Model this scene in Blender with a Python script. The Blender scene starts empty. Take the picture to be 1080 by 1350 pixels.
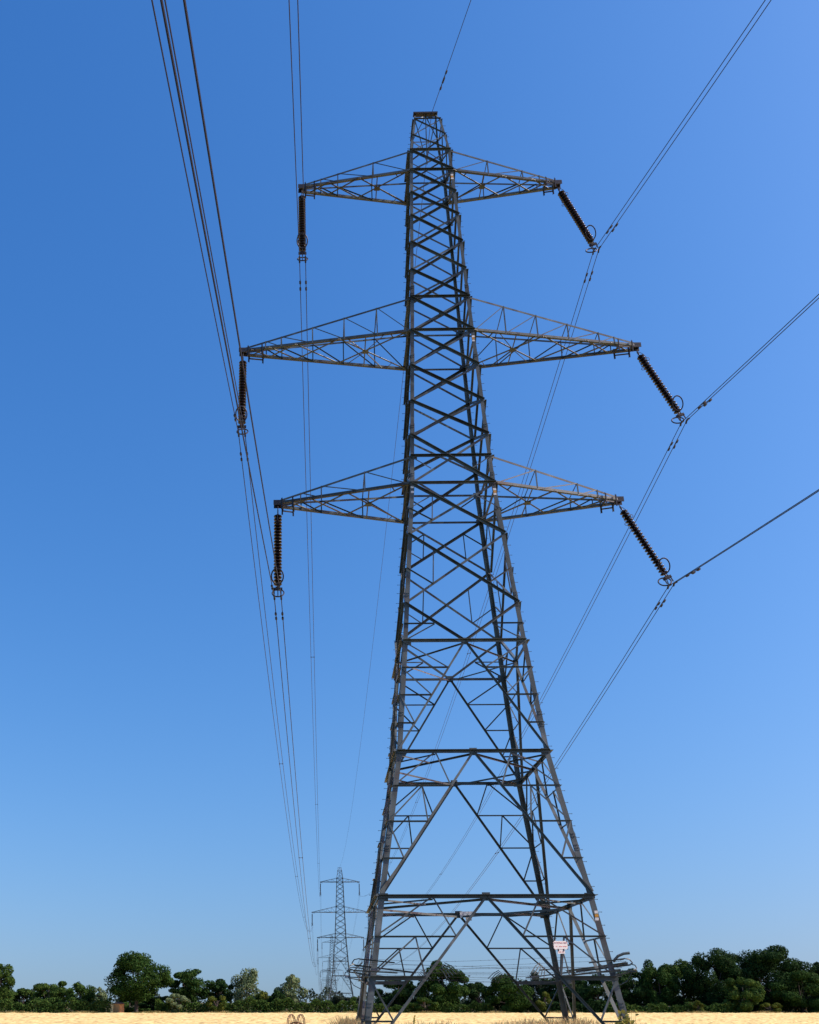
import bpy, math, random
import numpy as np
from mathutils import Vector, Matrix

R = math.radians
scene = bpy.context.scene
COL = scene.collection

# ------------------------------------------------------------------ camera
F_PX, PIT = 1287.234, R(20.16506)
PPX, PPY = 398.17859, 848.94028
YAW = R(1.195846)
CAM = Vector((-5.9759, -40.7809, 2.2))
cd = bpy.data.cameras.new('camera')
cam = bpy.data.objects.new('camera', cd)
COL.objects.link(cam)
cam.location = CAM
cam.rotation_euler = (R(90) + PIT, 0, YAW)
cd.sensor_fit = 'HORIZONTAL'
cd.sensor_width = 36.0
cd.lens = 36.0 * F_PX / 1080.0
cd.shift_x = (540 - PPX) / 1080.0
cd.shift_y = (PPY - 675) / 1080.0
cd.clip_start = 0.1
cd.clip_end = 30000
scene.camera = cam

# ------------------------------------------------------------------ light
SUN_EL, SUN_AZ = R(40), R(100)          # azimuth clockwise from +Y (the view direction)
to_sun = Vector((math.sin(SUN_AZ) * math.cos(SUN_EL), math.cos(SUN_AZ) * math.cos(SUN_EL), math.sin(SUN_EL)))
world = bpy.data.worlds.new('World')
scene.world = world
world.use_nodes = True
wn = world.node_tree
for n in list(wn.nodes):
    wn.nodes.remove(n)
sky = wn.nodes.new('ShaderNodeTexSky')
sky.sky_type = 'NISHITA'
sky.sun_disc = False
sky.sun_elevation = SUN_EL
sky.sun_rotation = SUN_AZ
sky.altitude = 20
sky.air_density = 1.6
sky.dust_density = 2.5
sky.ozone_density = 4.0
tc = wn.nodes.new('ShaderNodeTexCoord')
mp_ = wn.nodes.new('ShaderNodeMapping')
mp_.inputs['Location'].default_value = (0, 0, 0.08)      # skip the whitest band right at the horizon
nv = wn.nodes.new('ShaderNodeVectorMath'); nv.operation = 'NORMALIZE'
wn.links.new(tc.outputs['Generated'], mp_.inputs['Vector'])
wn.links.new(mp_.outputs[0], nv.inputs[0])
wn.links.new(nv.outputs[0], sky.inputs[0])
SKY_S = 0.1
sep = wn.nodes.new('ShaderNodeSeparateColor')
cmb = wn.nodes.new('ShaderNodeCombineColor')
wn.links.new(sky.outputs[0], sep.inputs[0])
for ch, (gain, gam) in enumerate(((2.22, 1.66), (1.471, 1.136), (1.782, 0.915))):   # the deep blue of the phone's sky
    pw = wn.nodes.new('ShaderNodeMath'); pw.operation = 'POWER'; pw.inputs[1].default_value = gam
    ml = wn.nodes.new('ShaderNodeMath'); ml.operation = 'MULTIPLY'; ml.inputs[1].default_value = gain * SKY_S ** (gam - 1)
    wn.links.new(sep.outputs[ch], pw.inputs[0]); wn.links.new(pw.outputs[0], ml.inputs[0]); wn.links.new(ml.outputs[0], cmb.inputs[ch])
bg = wn.nodes.new('ShaderNodeBackground')
bg.inputs['Strength'].default_value = SKY_S
wo = wn.nodes.new('ShaderNodeOutputWorld')
wn.links.new(cmb.outputs[0], bg.inputs[0])
wn.links.new(bg.outputs[0], wo.inputs[0])

sl = bpy.data.lights.new('sun', 'SUN')
sl.energy = 5.0
sl.angle = R(0.53)
sl.color = (1.0, 0.965, 0.90)
so = bpy.data.objects.new('sun', sl)
COL.objects.link(so)
so.rotation_euler = to_sun.to_track_quat('Z', 'Y').to_euler()

scene.view_settings.view_transform = 'Standard'
scene.view_settings.look = 'None'
scene.view_settings.exposure = 0.0
scene.view_settings.gamma = 1.0

# ------------------------------------------------------------------ helpers
def px2w(px, dist):
    """ground position seen in picture column px at a depth of dist metres"""
    X = (px - PPX) * dist * math.cos(PIT) / F_PX
    c, s = math.cos(YAW), math.sin(YAW)
    return CAM.x + X * c - dist * s, CAM.y + X * s + dist * c

def zof(py, dist):
    return CAM.z + dist * math.tan(PIT - math.atan((py - PPY) / F_PX))

def mpp(dist):
    return dist * math.cos(PIT) / F_PX

def tag(o, label=None, cat=None, group=None, kind=None):
    if label: o['label'] = label
    if cat: o['category'] = cat
    if group: o['group'] = group
    if kind: o['kind'] = kind
    return o

def empty(name, loc=(0, 0, 0), rz=0):
    o = bpy.data.objects.new(name, None)
    o.location = loc
    o.rotation_euler = (0, 0, rz)
    o.empty_display_size = 0.2
    COL.objects.link(o)
    return o

def copy_tree(o, parent=None):
    c = o.copy()
    COL.objects.link(c)
    c.parent = parent
    if parent is not None:
        for k in ('label', 'category', 'group'):
            pass
    for ch in list(o.children):
        copy_tree(ch, c)
    return c

class MB:
    def __init__(s):
        s.v, s.f = [], []
    def _add(s, vs, fs):
        b = len(s.v)
        s.v += [tuple(x) for x in vs]
        s.f += [tuple(b + i for i in f) for f in fs]
    def angle(s, p0, p1, w, u, v, t=None, w2=None):
        """rolled steel angle: corner line p0-p1, flanges along u (w) and v (w2)"""
        p0, p1, u, v = Vector(p0), Vector(p1), Vector(u).normalized(), Vector(v).normalized()
        t = t or max(0.006, w * 0.11)
        w2 = w2 or w
        sec = [Vector((0, 0, 0)), u * w, u * w + v * t, u * t + v * t, u * t + v * w2, v * w2]
        vs = [p0 + q for q in sec] + [p1 + q for q in sec]
        fs = [(i, (i + 1) % 6, 6 + (i + 1) % 6, 6 + i) for i in range(6)]
        fs += [(0, 3, 2, 1), (0, 5, 4, 3), (6, 7, 8, 9), (6, 9, 10, 11)]
        s._add(vs, fs)
    def box(s, c, sx, sy, sz, m=None):
        c = Vector(c)
        vs = []
        for x in (-1, 1):
            for y in (-1, 1):
                for z in (-1, 1):
                    q = Vector((x * sx / 2, y * sy / 2, z * sz / 2))
                    if m is not None: q = m @ q
                    vs.append(c + q)
        s._add(vs, [(0, 1, 3, 2), (4, 6, 7, 5), (0, 4, 5, 1), (2, 3, 7, 6), (0, 2, 6, 4), (1, 5, 7, 3)])
    def bar(s, p0, p1, w, h=None, up=(0, 0, 1)):
        p0, p1 = Vector(p0), Vector(p1)
        h = h or w
        d = (p1 - p0).normalized()
        up = Vector(up)
        if abs(d.dot(up)) > 0.98: up = Vector((0, 1, 0))
        a = d.cross(up).normalized()
        b = a.cross(d)
        vs = []
        for p in (p0, p1):
            for x, y in ((-1, -1), (1, -1), (1, 1), (-1, 1)):
                vs.append(p + a * (x * w / 2) + b * (y * h / 2))
        s._add(vs, [(0, 1, 5, 4), (1, 2, 6, 5), (2, 3, 7, 6), (3, 0, 4, 7), (3, 2, 1, 0), (4, 5, 6, 7)])
    def tube(s, pts, r, n=6, closed=False, r2=None):
        pts = [Vector(p) for p in pts]
        m = len(pts)
        b0 = len(s.v)
        prev = None
        for i, p in enumerate(pts):
            if closed:
                d = pts[(i + 1) % m] - pts[i - 1]
            else:
                d = pts[min(i + 1, m - 1)] - pts[max(i - 1, 0)]
            d.normalize()
            if prev is None:
                up = Vector((0, 0, 1)) if abs(d.z) < 0.9 else Vector((0, 1, 0))
                a = d.cross(up).normalized()
            else:
                a = (prev - d * prev.dot(d)).normalized()
            prev = a
            bb = d.cross(a)
            rr = r if r2 is None else r + (r2 - r) * i / max(1, m - 1)
            for k in range(n):
                t = 2 * math.pi * k / n
                s.v.append(tuple(p + a * (math.cos(t) * rr) + bb * (math.sin(t) * rr)))
        for i in range(m if closed else m - 1):
            j = (i + 1) % m
            for k in range(n):
                k2 = (k + 1) % n
                s.f.append((b0 + i * n + k, b0 + i * n + k2, b0 + j * n + k2, b0 + j * n + k))
        if not closed:
            s.f.append(tuple(b0 + k for k in range(n))[::-1])
            s.f.append(tuple(b0 + (m - 1) * n + k for k in range(n)))
    def lathe(s, prof, n=16, c=(0, 0, 0)):
        c = Vector(c)
        b0 = len(s.v)
        for r, z in prof:
            for k in range(n):
                t = 2 * math.pi * k / n
                s.v.append((c.x + r * math.cos(t), c.y + r * math.sin(t), c.z + z))
        for i in range(len(prof) - 1):
            for k in range(n):
                k2 = (k + 1) % n
                s.f.append((b0 + i * n + k, b0 + i * n + k2, b0 + (i + 1) * n + k2, b0 + (i + 1) * n + k))
        s.f.append(tuple(b0 + k for k in range(n))[::-1])
        s.f.append(tuple(b0 + (len(prof) - 1) * n + k for k in range(n)))
    def mesh(s, name):
        me = bpy.data.meshes.new(name)
        me.from_pydata(s.v, [], s.f)
        me.update()
        return me
    def build(s, name, mat, parent=None, smooth=False, loc=None):
        me = s.mesh(name)
        me.materials.append(mat)
        if smooth:
            me.polygons.foreach_set('use_smooth', [True] * len(me.polygons))
        o = bpy.data.objects.new(name, me)
        COL.objects.link(o)
        if parent is not None: o.parent = parent
        if loc is not None: o.location = loc
        return o

def np_mesh(name, V, F, mat, parent=None, loc=(0, 0, 0)):
    """mesh from a vertex array and a quad / triangle index array"""
    V = np.asarray(V, np.float32)
    F = np.asarray(F, np.int32)
    me = bpy.data.meshes.new(name)
    k = F.shape[1]
    me.vertices.add(len(V)); me.vertices.foreach_set('co', V.ravel())
    me.loops.add(F.size); me.loops.foreach_set('vertex_index', F.ravel())
    me.polygons.add(len(F))
    me.polygons.foreach_set('loop_start', np.arange(0, F.size, k, dtype=np.int32))
    me.update(calc_edges=True)
    me.validate()
    me.materials.append(mat)
    o = bpy.data.objects.new(name, me)
    COL.objects.link(o)
    o.location = loc
    if parent is not None: o.parent = parent
    return o

# ------------------------------------------------------------------ materials
def new_mat(name):
    m = bpy.data.materials.new(name)
    m.use_nodes = True
    nt = m.node_tree
    return m, nt, nt.nodes['Principled BSDF']

def noise_mat(name, stops, scale, rough=0.6, detail=5, metallic=0.0, coords='position', stretch=(1, 1, 1), bump=0.0, bscale=None, spec=None):
    m, nt, b = new_mat(name)
    if coords == 'position':
        g = nt.nodes.new('ShaderNodeNewGeometry'); out = g.outputs['Position']
    else:
        g = nt.nodes.new('ShaderNodeTexCoord'); out = g.outputs['Object']
    mp = nt.nodes.new('ShaderNodeMapping')
    mp.inputs['Scale'].default_value = stretch
    nt.links.new(out, mp.inputs['Vector'])
    nz = nt.nodes.new('ShaderNodeTexNoise')
    nz.inputs['Scale'].default_value = scale
    nz.inputs['Detail'].default_value = detail
    nt.links.new(mp.outputs[0], nz.inputs['Vector'])
    cr = nt.nodes.new('ShaderNodeValToRGB')
    cr.color_ramp.elements[0].position = stops[0][0]; cr.color_ramp.elements[0].color = (*stops[0][1], 1)
    cr.color_ramp.elements[1].position = stops[-1][0]; cr.color_ramp.elements[1].color = (*stops[-1][1], 1)
    for p, c in stops[1:-1]:
        e = cr.color_ramp.elements.new(p); e.color = (*c, 1)
    nt.links.new(nz.outputs['Fac'], cr.inputs[0])
    nt.links.new(cr.outputs[0], b.inputs['Base Color'])
    b.inputs['Roughness'].default_value = rough
    b.inputs['Metallic'].default_value = metallic
    if spec is not None: b.inputs['Specular IOR Level'].default_value = spec
    if bump:
        n2 = nt.nodes.new('ShaderNodeTexNoise'); n2.inputs['Scale'].default_value = bscale or scale * 4
        n2.inputs['Detail'].default_value = 4
        nt.links.new(out, n2.inputs['Vector'])
        bp = nt.nodes.new('ShaderNodeBump'); bp.inputs['Strength'].default_value = bump
        nt.links.new(n2.outputs['Fac'], bp.inputs['Height'])
        nt.links.new(bp.outputs[0], b.inputs['Normal'])
    return m

def leaf_mat(name, dark, light, scale=0.9, transl=0.25):
    m, nt, b = new_mat(name)
    g = nt.nodes.new('ShaderNodeTexCoord')
    nz = nt.nodes.new('ShaderNodeTexNoise'); nz.inputs['Scale'].default_value = scale; nz.inputs['Detail'].default_value = 3
    nt.links.new(g.outputs['Object'], nz.inputs['Vector'])
    cr = nt.nodes.new('ShaderNodeValToRGB')
    cr.color_ramp.elements[0].position = 0.36; cr.color_ramp.elements[0].color = (*dark, 1)
    cr.color_ramp.elements[1].position = 0.64; cr.color_ramp.elements[1].color = (*light, 1)
    nt.links.new(nz.outputs['Fac'], cr.inputs[0])
    nt.links.new(cr.outputs[0], b.inputs['Base Color'])
    b.inputs['Roughness'].default_value = 0.75
    b.inputs['Specular IOR Level'].default_value = 0.05
    tr = nt.nodes.new('ShaderNodeBsdfTranslucent')
    nt.links.new(cr.outputs[0], tr.inputs[0])
    mx = nt.nodes.new('ShaderNodeMixShader'); mx.inputs[0].default_value = transl
    o = nt.nodes['Material Output']
    nt.links.new(b.outputs[0], mx.inputs[1]); nt.links.new(tr.outputs[0], mx.inputs[2])
    nt.links.new(mx.outputs[0], o.inputs[0])
    return m

def plain(name, col, rough=0.6, metallic=0.0):
    return noise_mat(name, [(0.3, tuple(c * 0.82 for c in col)), (0.7, col)], 6.0, rough, metallic=metallic)

M = {}
M['steel'] = noise_mat('galvanised_steel', [(0.28, (0.075, 0.070, 0.055)), (0.42, (0.118, 0.138, 0.122)), (0.6, (0.155, 0.178, 0.162)), (0.78, (0.27, 0.295, 0.275))], 2.3, 0.4, detail=8, stretch=(1, 1, 0.45), bump=0.15, bscale=40, spec=0.3)
def vary_steel(m):
    nt = m.node_tree; b = nt.nodes['Principled BSDF']
    src = b.inputs['Base Color'].links[0].from_socket
    oi = nt.nodes.new('ShaderNodeObjectInfo')
    mr = nt.nodes.new('ShaderNodeMapRange'); mr.inputs['To Min'].default_value = 0.42; mr.inputs['To Max'].default_value = 0.95
    nt.links.new(oi.outputs['Random'], mr.inputs['Value'])
    g = nt.nodes.new('ShaderNodeNewGeometry')
    n2 = nt.nodes.new('ShaderNodeTexNoise'); n2.inputs['Scale'].default_value = 0.9; n2.inputs['Detail'].default_value = 6
    nt.links.new(g.outputs['Position'], n2.inputs['Vector'])
    r2 = nt.nodes.new('ShaderNodeValToRGB')
    r2.color_ramp.elements[0].position = 0.56; r2.color_ramp.elements[0].color = (0, 0, 0, 1)
    r2.color_ramp.elements[1].position = 0.72; r2.color_ramp.elements[1].color = (0.7, 0.7, 0.7, 1)
    nt.links.new(n2.outputs['Fac'], r2.inputs[0])
    ru = nt.nodes.new('ShaderNodeMix'); ru.data_type = 'RGBA'
    nt.links.new(r2.outputs[0], ru.inputs[0]); nt.links.new(src, ru.inputs[6]); ru.inputs[7].default_value = (0.10, 0.062, 0.04, 1)
    sc = nt.nodes.new('ShaderNodeVectorMath'); sc.operation = 'SCALE'
    nt.links.new(ru.outputs[2], sc.inputs[0]); nt.links.new(mr.outputs[0], sc.inputs['Scale'])
    nt.links.new(sc.outputs[0], b.inputs['Base Color'])
vary_steel(M['steel'])
M['wire'] = plain('weathered_aluminium_wire', (0.035, 0.03, 0.045), 0.6)
M['fitting'] = plain('dark_iron_and_shaded_steel', (0.032, 0.027, 0.028), 0.55)
M['glaze'] = noise_mat('brown_glazed_porcelain', [(0.3, (0.010, 0.006, 0.005)), (0.7, (0.026, 0.012, 0.009))], 5.0, 0.22)
M['rust'] = noise_mat('rusty_iron', [(0.3, (0.05, 0.016, 0.010)), (0.55, (0.11, 0.036, 0.017)), (0.75, (0.24, 0.10, 0.035))], 7.0, 0.8)
M['white'] = plain('white_enamel', (0.93, 0.88, 0.76), 0.3)
M['red'] = plain('red_paint', (0.66, 0.20, 0.16), 0.5)
M['amber'] = plain('amber_paint', (0.75, 0.36, 0.04), 0.4)
M['greyplate'] = noise_mat('dull_white_plate', [(0.35, (0.25, 0.26, 0.24)), (0.6, (0.62, 0.64, 0.6))], 11.0, 0.4)
M['wheat'] = noise_mat('ripe_wheat', [(0.33, (0.44, 0.31, 0.12)), (0.47, (0.68, 0.52, 0.20)), (0.62, (0.78, 0.645, 0.275))], 1.9, 0.9, detail=10, stretch=(0.9, 0.28, 1), bump=0.5, bscale=9, spec=0.1)
M['ground'] = noise_mat('field_soil_and_grass', [(0.35, (0.06, 0.065, 0.022)), (0.65, (0.14, 0.12, 0.05))], 0.12, 0.95, detail=8, spec=0.1)
M['dry'] = leaf_mat('dry_grass_blades', (0.40, 0.31, 0.13), (0.66, 0.53, 0.26), 1.6, 0.35)
M['verge'] = leaf_mat('verge_grass_blades', (0.12, 0.12, 0.035), (0.42, 0.35, 0.15), 0.5, 0.3)
M['weed'] = leaf_mat('weed_leaves', (0.14, 0.15, 0.03), (0.33, 0.30, 0.07), 3.0, 0.3)
M['bark'] = noise_mat('bark', [(0.35, (0.03, 0.024, 0.018)), (0.65, (0.085, 0.07, 0.055))], 5.0, 0.95, stretch=(1, 1, 0.3), bump=0.5)
M['oak'] = leaf_mat('oak_leaves', (0.0135, 0.0406, 0.0081), (0.0432, 0.0899, 0.0189))
M['dark'] = leaf_mat('dark_leaves', (0.0095, 0.0290, 0.0081), (0.0270, 0.0623, 0.0162))
M['mid'] = leaf_mat('mid_green_leaves', (0.0243, 0.0580, 0.0121), (0.0702, 0.1232, 0.0243))
M['olive'] = leaf_mat('olive_leaves', (0.0459, 0.0725, 0.0121), (0.1283, 0.1595, 0.0297))
M['pale'] = leaf_mat('pale_willow_leaves', (0.0743, 0.1160, 0.0540), (0.1755, 0.2320, 0.1080))
M['blue'] = leaf_mat('hazed_far_leaves', (0.02, 0.034, 0.022), (0.04, 0.058, 0.034))  # bluish haze of the distance put into the leaf colour
M['timber'] = noise_mat('tan_timber', [(0.3, (0.36, 0.19, 0.07)), (0.7, (0.52, 0.29, 0.11))], 3.0, 0.8, stretch=(6, 6, 1))
M['felt'] = plain('roof_felt', (0.12, 0.10, 0.09), 0.9)
M['render'] = plain('pale_render', (0.72, 0.68, 0.58), 0.8)
M['tile'] = plain('pale_roof_sheet', (0.66, 0.62, 0.54), 0.7)
M['slate'] = plain('dark_opening', (0.03, 0.03, 0.035), 0.4)
M['bird'] = plain('dark_feathers', (0.03, 0.03, 0.03), 0.8)

# ------------------------------------------------------------------ ground
def ground():
    n = 60
    xs = np.sign(np.linspace(-1, 1, n)) * np.abs(np.linspace(-1, 1, n)) ** 3 * 9000
    X, Y = np.meshgrid(xs, xs)
    V = np.stack([X.ravel(), Y.ravel(), np.zeros(X.size)], 1)
    i = np.arange(n * n).reshape(n, n)
    Fq = np.stack([i[:-1, :-1].ravel(), i[:-1, 1:].ravel(), i[1:, 1:].ravel(), i[1:, :-1].ravel()], 1)
    o = np_mesh('ground', V, Fq, M['ground'])
    tag(o, 'flat farmland under the crop and hedges', 'ground', kind='structure')
ground()

rng = np.random.default_rng(7)
HEDGE_D = 172.0
WHEAT_Z = 0.55
def smooth_noise(X, Y, seed, sc):
    r = np.random.default_rng(seed)
    Z = np.zeros_like(X)
    for k in range(10):
        a = r.uniform(0, 6.28); w = r.uniform(0.5, 1.6) / sc
        Z += np.sin((X * math.cos(a) + Y * math.sin(a)) * w * 6.28 + r.uniform(0, 6.28))
    return Z / 10

def wheat():
    c, s = math.cos(YAW), math.sin(YAW)
    ys = np.arange(72, 170.6, 0.55)
    xs = np.linspace(-1, 1, 420)
    D, T = np.meshgrid(ys, xs, indexing='ij')
    half = 30 + D * 0.65
    U = T * half + D * 0.11
    X = CAM.x + U * c - D * s
    Y = CAM.y + U * s + D * c
    Z = WHEAT_Z + 0.02 * smooth_noise(X, Y, 3, 14) + rng.uniform(-0.11, 0.11, X.shape)
    Z = Z * np.clip((D - 72) / 2.0 + 0.3 + 0.3 * smooth_noise(X, Y, 8, 6), 0.02, 1)      # crop cut short out of view to weaken light bounced onto the pylon
    V = np.stack([X.ravel(), Y.ravel(), Z.ravel()], 1)
    a, b = D.shape
    i = np.arange(a * b).reshape(a, b)
    Fq = np.stack([i[:-1, :-1].ravel(), i[:-1, 1:].ravel(), i[1:, 1:].ravel(), i[1:, :-1].ravel()], 1)
    o = np_mesh('wheat_field', V, Fq, M['wheat'])
    tag(o, 'ripe golden wheat crop stretching to the hedge', 'wheat', kind='stuff')
wheat()

def blades(name, P, H, W, mat, label, cat, lean=0.35, seed=1, head=0.0):
    """many curved grass blades as one mesh: P (n,3) roots, H heights, W widths"""
    r = np.random.default_rng(seed)
    n = len(P)
    az = r.uniform(0, 2 * np.pi, n)
    ln = r.uniform(0.05, lean, n) * H
    side = np.stack([np.cos(az), np.sin(az), np.zeros(n)], 1)
    fw = np.stack([-np.sin(az), np.cos(az), np.zeros(n)], 1)
    rows = []
    for t, w in ((0, 1.0), (0.4, 0.9), (0.75, 0.7 + head), (0.93, 0.5 + head * 1.5), (1.0, 0.08)):
        ctr = P + fw * (ln * t ** 2)[:, None]
        ctr[:, 2] += H * (t - 0.12 * lean * t ** 3)
        rows.append((ctr - side * (W * w / 2)[:, None], ctr + side * (W * w / 2)[:, None]))
    V = np.stack([q for pr in rows for q in pr], 1).reshape(-1, 3)
    m = len(rows) * 2
    base = np.arange(n)[:, None] * m
    Fq = []
    for k in range(len(rows) - 1):
        Fq.append(np.concatenate([base + 2 * k, base + 2 * k + 1, base + 2 * k + 3, base + 2 * k + 2], 1))
    Fq = np.concatenate(Fq)
    o = np_mesh(name, V, Fq, mat)
    return tag(o, label, cat, kind='stuff')

# ------------------------------------------------------------------ the pylon
ZB = dict(F=0.16, H3=5.84, H2=11.5, H1=16.32, k2=18.1, k1=21.5, C2=24.13, C1=25.57, m3=26.73, m2=28.62, m1=30.65,
          B2=32.72, B1=34.76, n4=36.52, n3=38.3, n2=40.08, n1=41.64, A2=43.18, A1=44.6, PM=45.9, PK=47.2)
PROF = [(-0.5, 4.848), (0.16, 4.75), (5.84, 3.914), (11.5, 2.998), (16.32, 2.555), (24.13, 1.904), (34.76, 1.448), (44.6, 1.075), (47.2, 0.73)]
RIDGE_Z, RIDGE_X = 48.35, 0.6
def half(z):
    return float(np.interp(z, [p[0] for p in PROF], [p[1] for p in PROF]))
ARMS = {'upper': ('A1', 'A2', 6.81), 'middle': ('B1', 'B2', 9.755), 'lower': ('C1', 'C2', 7.938)}
ROT = [Matrix.Rotation(R(90) * k, 3, 'Z') for k in range(4)]
rnd = random.Random(5)
Nf = Vector((0, -1, 0))

def pt(x, z, off=0.0):
    """point on the front face: x as a fraction of the half width there"""
    h = half(z)
    return Vector((x * h, -h - off, z))

def fmember(mb, k, a, b, w, out=-1, top=True, off=None):
    """angle member lying in face k between face points a=(x,z), b=(x,z)"""
    off = rnd.uniform(0.004, 0.03) if off is None else off
    p, q = pt(*a, off=off), pt(*b, off=off)
    d = (q - p).normalized()
    e = Nf.cross(d)
    if e.z > 0: e = -e
    if not top: e = -e
    if abs(e.z) < 0.05 and e.x < 0: e = -e
    p, q = p - e * (w / 2), q - e * (w / 2)
    m = ROT[k]
    mb.angle(m @ p, m @ q, w, m @ e, m @ (Nf * out))

def lerp(a, b, t): return a + (b - a) * t

def make_pylon():
    root = empty('pylon')
    S = M['steel']
    # --- legs with step bolts
    for k in range(4):
        m = ROT[k]
        mb = MB()
        zz = [p[0] for p in PROF]
        for i in range(len(zz) - 1):
            a, b = zz[i], zz[i + 1]
            w = float(np.interp((a + b) / 2, [0, 10, 24, 40, 47], [0.215, 0.205, 0.18, 0.155, 0.11]))
            ha, hb = half(a), half(b)
            mb.angle(m @ Vector((-ha, -ha, a)), m @ Vector((-hb, -hb, b)), w, m @ Vector((1, 0, 0)), m @ Vector((0, 1, 0)), t=0.022)
        # splice plates with bolts at the joints
        for zc in (1.9, 7.9, 12.9, 18.3, 24.4, 27.0, 31.0, 35.2):
            h = half(zc)
            sl_ = (half(zc + 0.35) - half(zc - 0.35)) / 0.7
            for s2, ax in ((0, 0), (1, 1)):
                vs = []
                for dz in (-0.36, 0.36):
                    hh = h + sl_ * dz + 0.012
                    for u in (0.012, 0.2):
                        for th in (0.0, 0.012):
                            q = (-hh + u, -hh - th + 0.010, zc + dz) if not ax else (-hh - th + 0.010, -hh + u, zc + dz)
                            vs.append(m @ Vector(q))
                mb._add(vs, [(0, 1, 3, 2), (4, 6, 7, 5), (0, 4, 5, 1), (2, 3, 7, 6), (0, 2, 6, 4), (1, 5, 7, 3)])
                for bz in (-0.27, -0.16, 0.16, 0.27):
                    for u in (0.07, 0.15):
                        hh = h + sl_ * bz + 0.012
                        q = (-hh + u, -hh - 0.012, zc + bz) if not ax else (-hh - 0.012, -hh + u, zc + bz)
                        mb.box(m @ Vector(q), 0.034, 0.034, 0.034)
        sb = mb
        z = 3.9
        j = 0
        out = Vector((-1, 0, 0)) if k in (0, 2) else Vector((0, -1, 0))
        while z < 46.8:
            h = half(z)
            inn = Vector((0, 1, 0)) if k in (0, 2) else Vector((1, 0, 0))
            p = Vector((-h, -h, z)) + inn * (0.05 if j % 2 else 0.13)
            sb.tube([m @ (p - out * 0.02), m @ (p + out * 0.145)], 0.0095, 5)
            sb.tube([m @ (p + out * 0.135), m @ (p + out * 0.15)], 0.018, 5)
            z += 0.46; j += 1
        mb.build('leg', S, root)
    # --- bracing panels, face by face
    def X(mb, k, lo, hi, w):
        inner = -1 if k in (2, 3) else 1
        fmember(mb, k, (-1, hi), (1, lo), w, out=inner, top=True, off=0.018)
        fmember(mb, k, (1, hi), (-1, lo), w * 0.92, out=-inner, top=True, off=-0.022)
        h1, h2 = half(lo), half(hi)
        zc = lo + (hi - lo) * h1 / (h1 + h2)
        return zc
    def gusset(mb, k, x, z, s=0.2):
        p = pt(x, z, -0.004)
        mb.box(ROT[k] @ p, s if k % 2 == 0 else 0.014, 0.014 if k % 2 == 0 else s, s)
    seq = ['C2', 'm3', 'm2', 'm1', 'B2', 'B1', 'n4', 'n3', 'n2', 'n1', 'A2', 'A1', 'PM', 'PK']
    for k in range(4):
        for i in range(len(seq) - 1):
            lo, hi = ZB[seq[i]], ZB[seq[i + 1]]
            w = 0.11 if hi < 45 else 0.06
            if hi < 33: w = 0.12
            mb = MB()
            zc = X(mb, k, lo, hi, w)
            if seq[i] in ('C2', 'B2', 'm1') or seq[i + 1] == 'B2': gusset(mb, k, 0, zc, 0.22)
            if seq[i] == 'C2':
                for s in (-1, 1):
                    fmember(mb, k, (s, ZB['C1']), (s * 0.5, lerp(lo, zc, 0.5) + 0.12), 0.05, out=-1)
            mb.build('bracing_panel', S, root)
        # C2 - k1, k1 - k2 : large crosses with redundant members
        for lo, hi, w in ((ZB['k1'], ZB['C2'], 0.115), (ZB['k2'], ZB['k1'], 0.11)):
            mb = MB()
            zc = X(mb, k, lo, hi, w)
            zm = (lo + hi) / 2
            for s in (-1, 1):
                zu, zl = lerp(hi, zc, 0.5), lerp(lo, zc, 0.5)
                hu = half(hi) * 0.5 / half(zu)
                fmember(mb, k, (s * hu, zu), (s * 0.5, zl), 0.05, out=1)
                fmember(mb, k, (s, zm), (s * 0.5, zl), 0.055, out=1)
                if lo > 20: fmember(mb, k, (s, zm), (s * hu, zu), 0.05, out=-1)
            mb.build('bracing_panel', S, root)
        # k2 - H1 : inverted V meeting on the beam
        lo, hi = ZB['H1'], ZB['k2']
        mb = MB()
        zm = (lo + hi) / 2
        for s in (-1, 1):
            fmember(mb, k, (s, hi), (0, lo), 0.105, out=1)
            xm = 0.5 * half(hi) / half(zm)
            fmember(mb, k, (s, zm - 0.08), (s * xm, zm - 0.08), 0.055, out=1)
            fmember(mb, k, (s * xm, zm - 0.1), (s, lo), 0.055, out=-1)
        mb.build('bracing_panel', S, root)
        # K panels
        for lo, hi, w, big in ((ZB['H2'], ZB['H1'], 0.09, 0), (ZB['H3'], ZB['H2'], 0.10, 1), (ZB['F'], ZB['H3'], 0.10, 1)):
            mb = MB()
            def leg(t, s): return (s, lerp(hi, lo, t))
            def dia(t, s):
                z = lerp(hi, lo, t)
                return (s * t * half(lo) / half(z), z)
            for s in (-1, 1):
                fmember(mb, k, (0, hi), (s, lo), w * (1.35 if k == 1 else 0.92), out=(1 if s > 0 else -1), top=True)
                for t in (0.25, 0.5, 0.75):
                    bigbeam = (lo < 1 and t == 0.5)
                    fmember(mb, k, leg(t, s), dia(t, s), 0.15 if bigbeam else 0.062, out=1)
                    if not big:
                        t0 = t - 0.25
                        fmember(mb, k, leg(t0, s), dia(t, s), 0.055, out=-1)
                if big:
                    prev = (s * 0.5, hi)
                    for t in (0.25, 0.5):
                        fmember(mb, k, prev, leg(t, s), 0.055, out=-1)
                        fmember(mb, k, prev, dia(t, s), 0.055, out=-1)
                        l, d_ = leg(t, s), dia(t, s)
                        xm = (l[0] + d_[0]) / 2
                        prev = (xm, l[1])
                    fmember(mb, k, leg(0.5, s), dia(0.75, s), 0.06, out=-1)
                    fmember(mb, k, dia(0.75, s), leg(0.97, s), 0.05, out=1)
            gusset(mb, k, 0, hi, 0.3)
            mb.build('bracing_panel', S, root)
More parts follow.
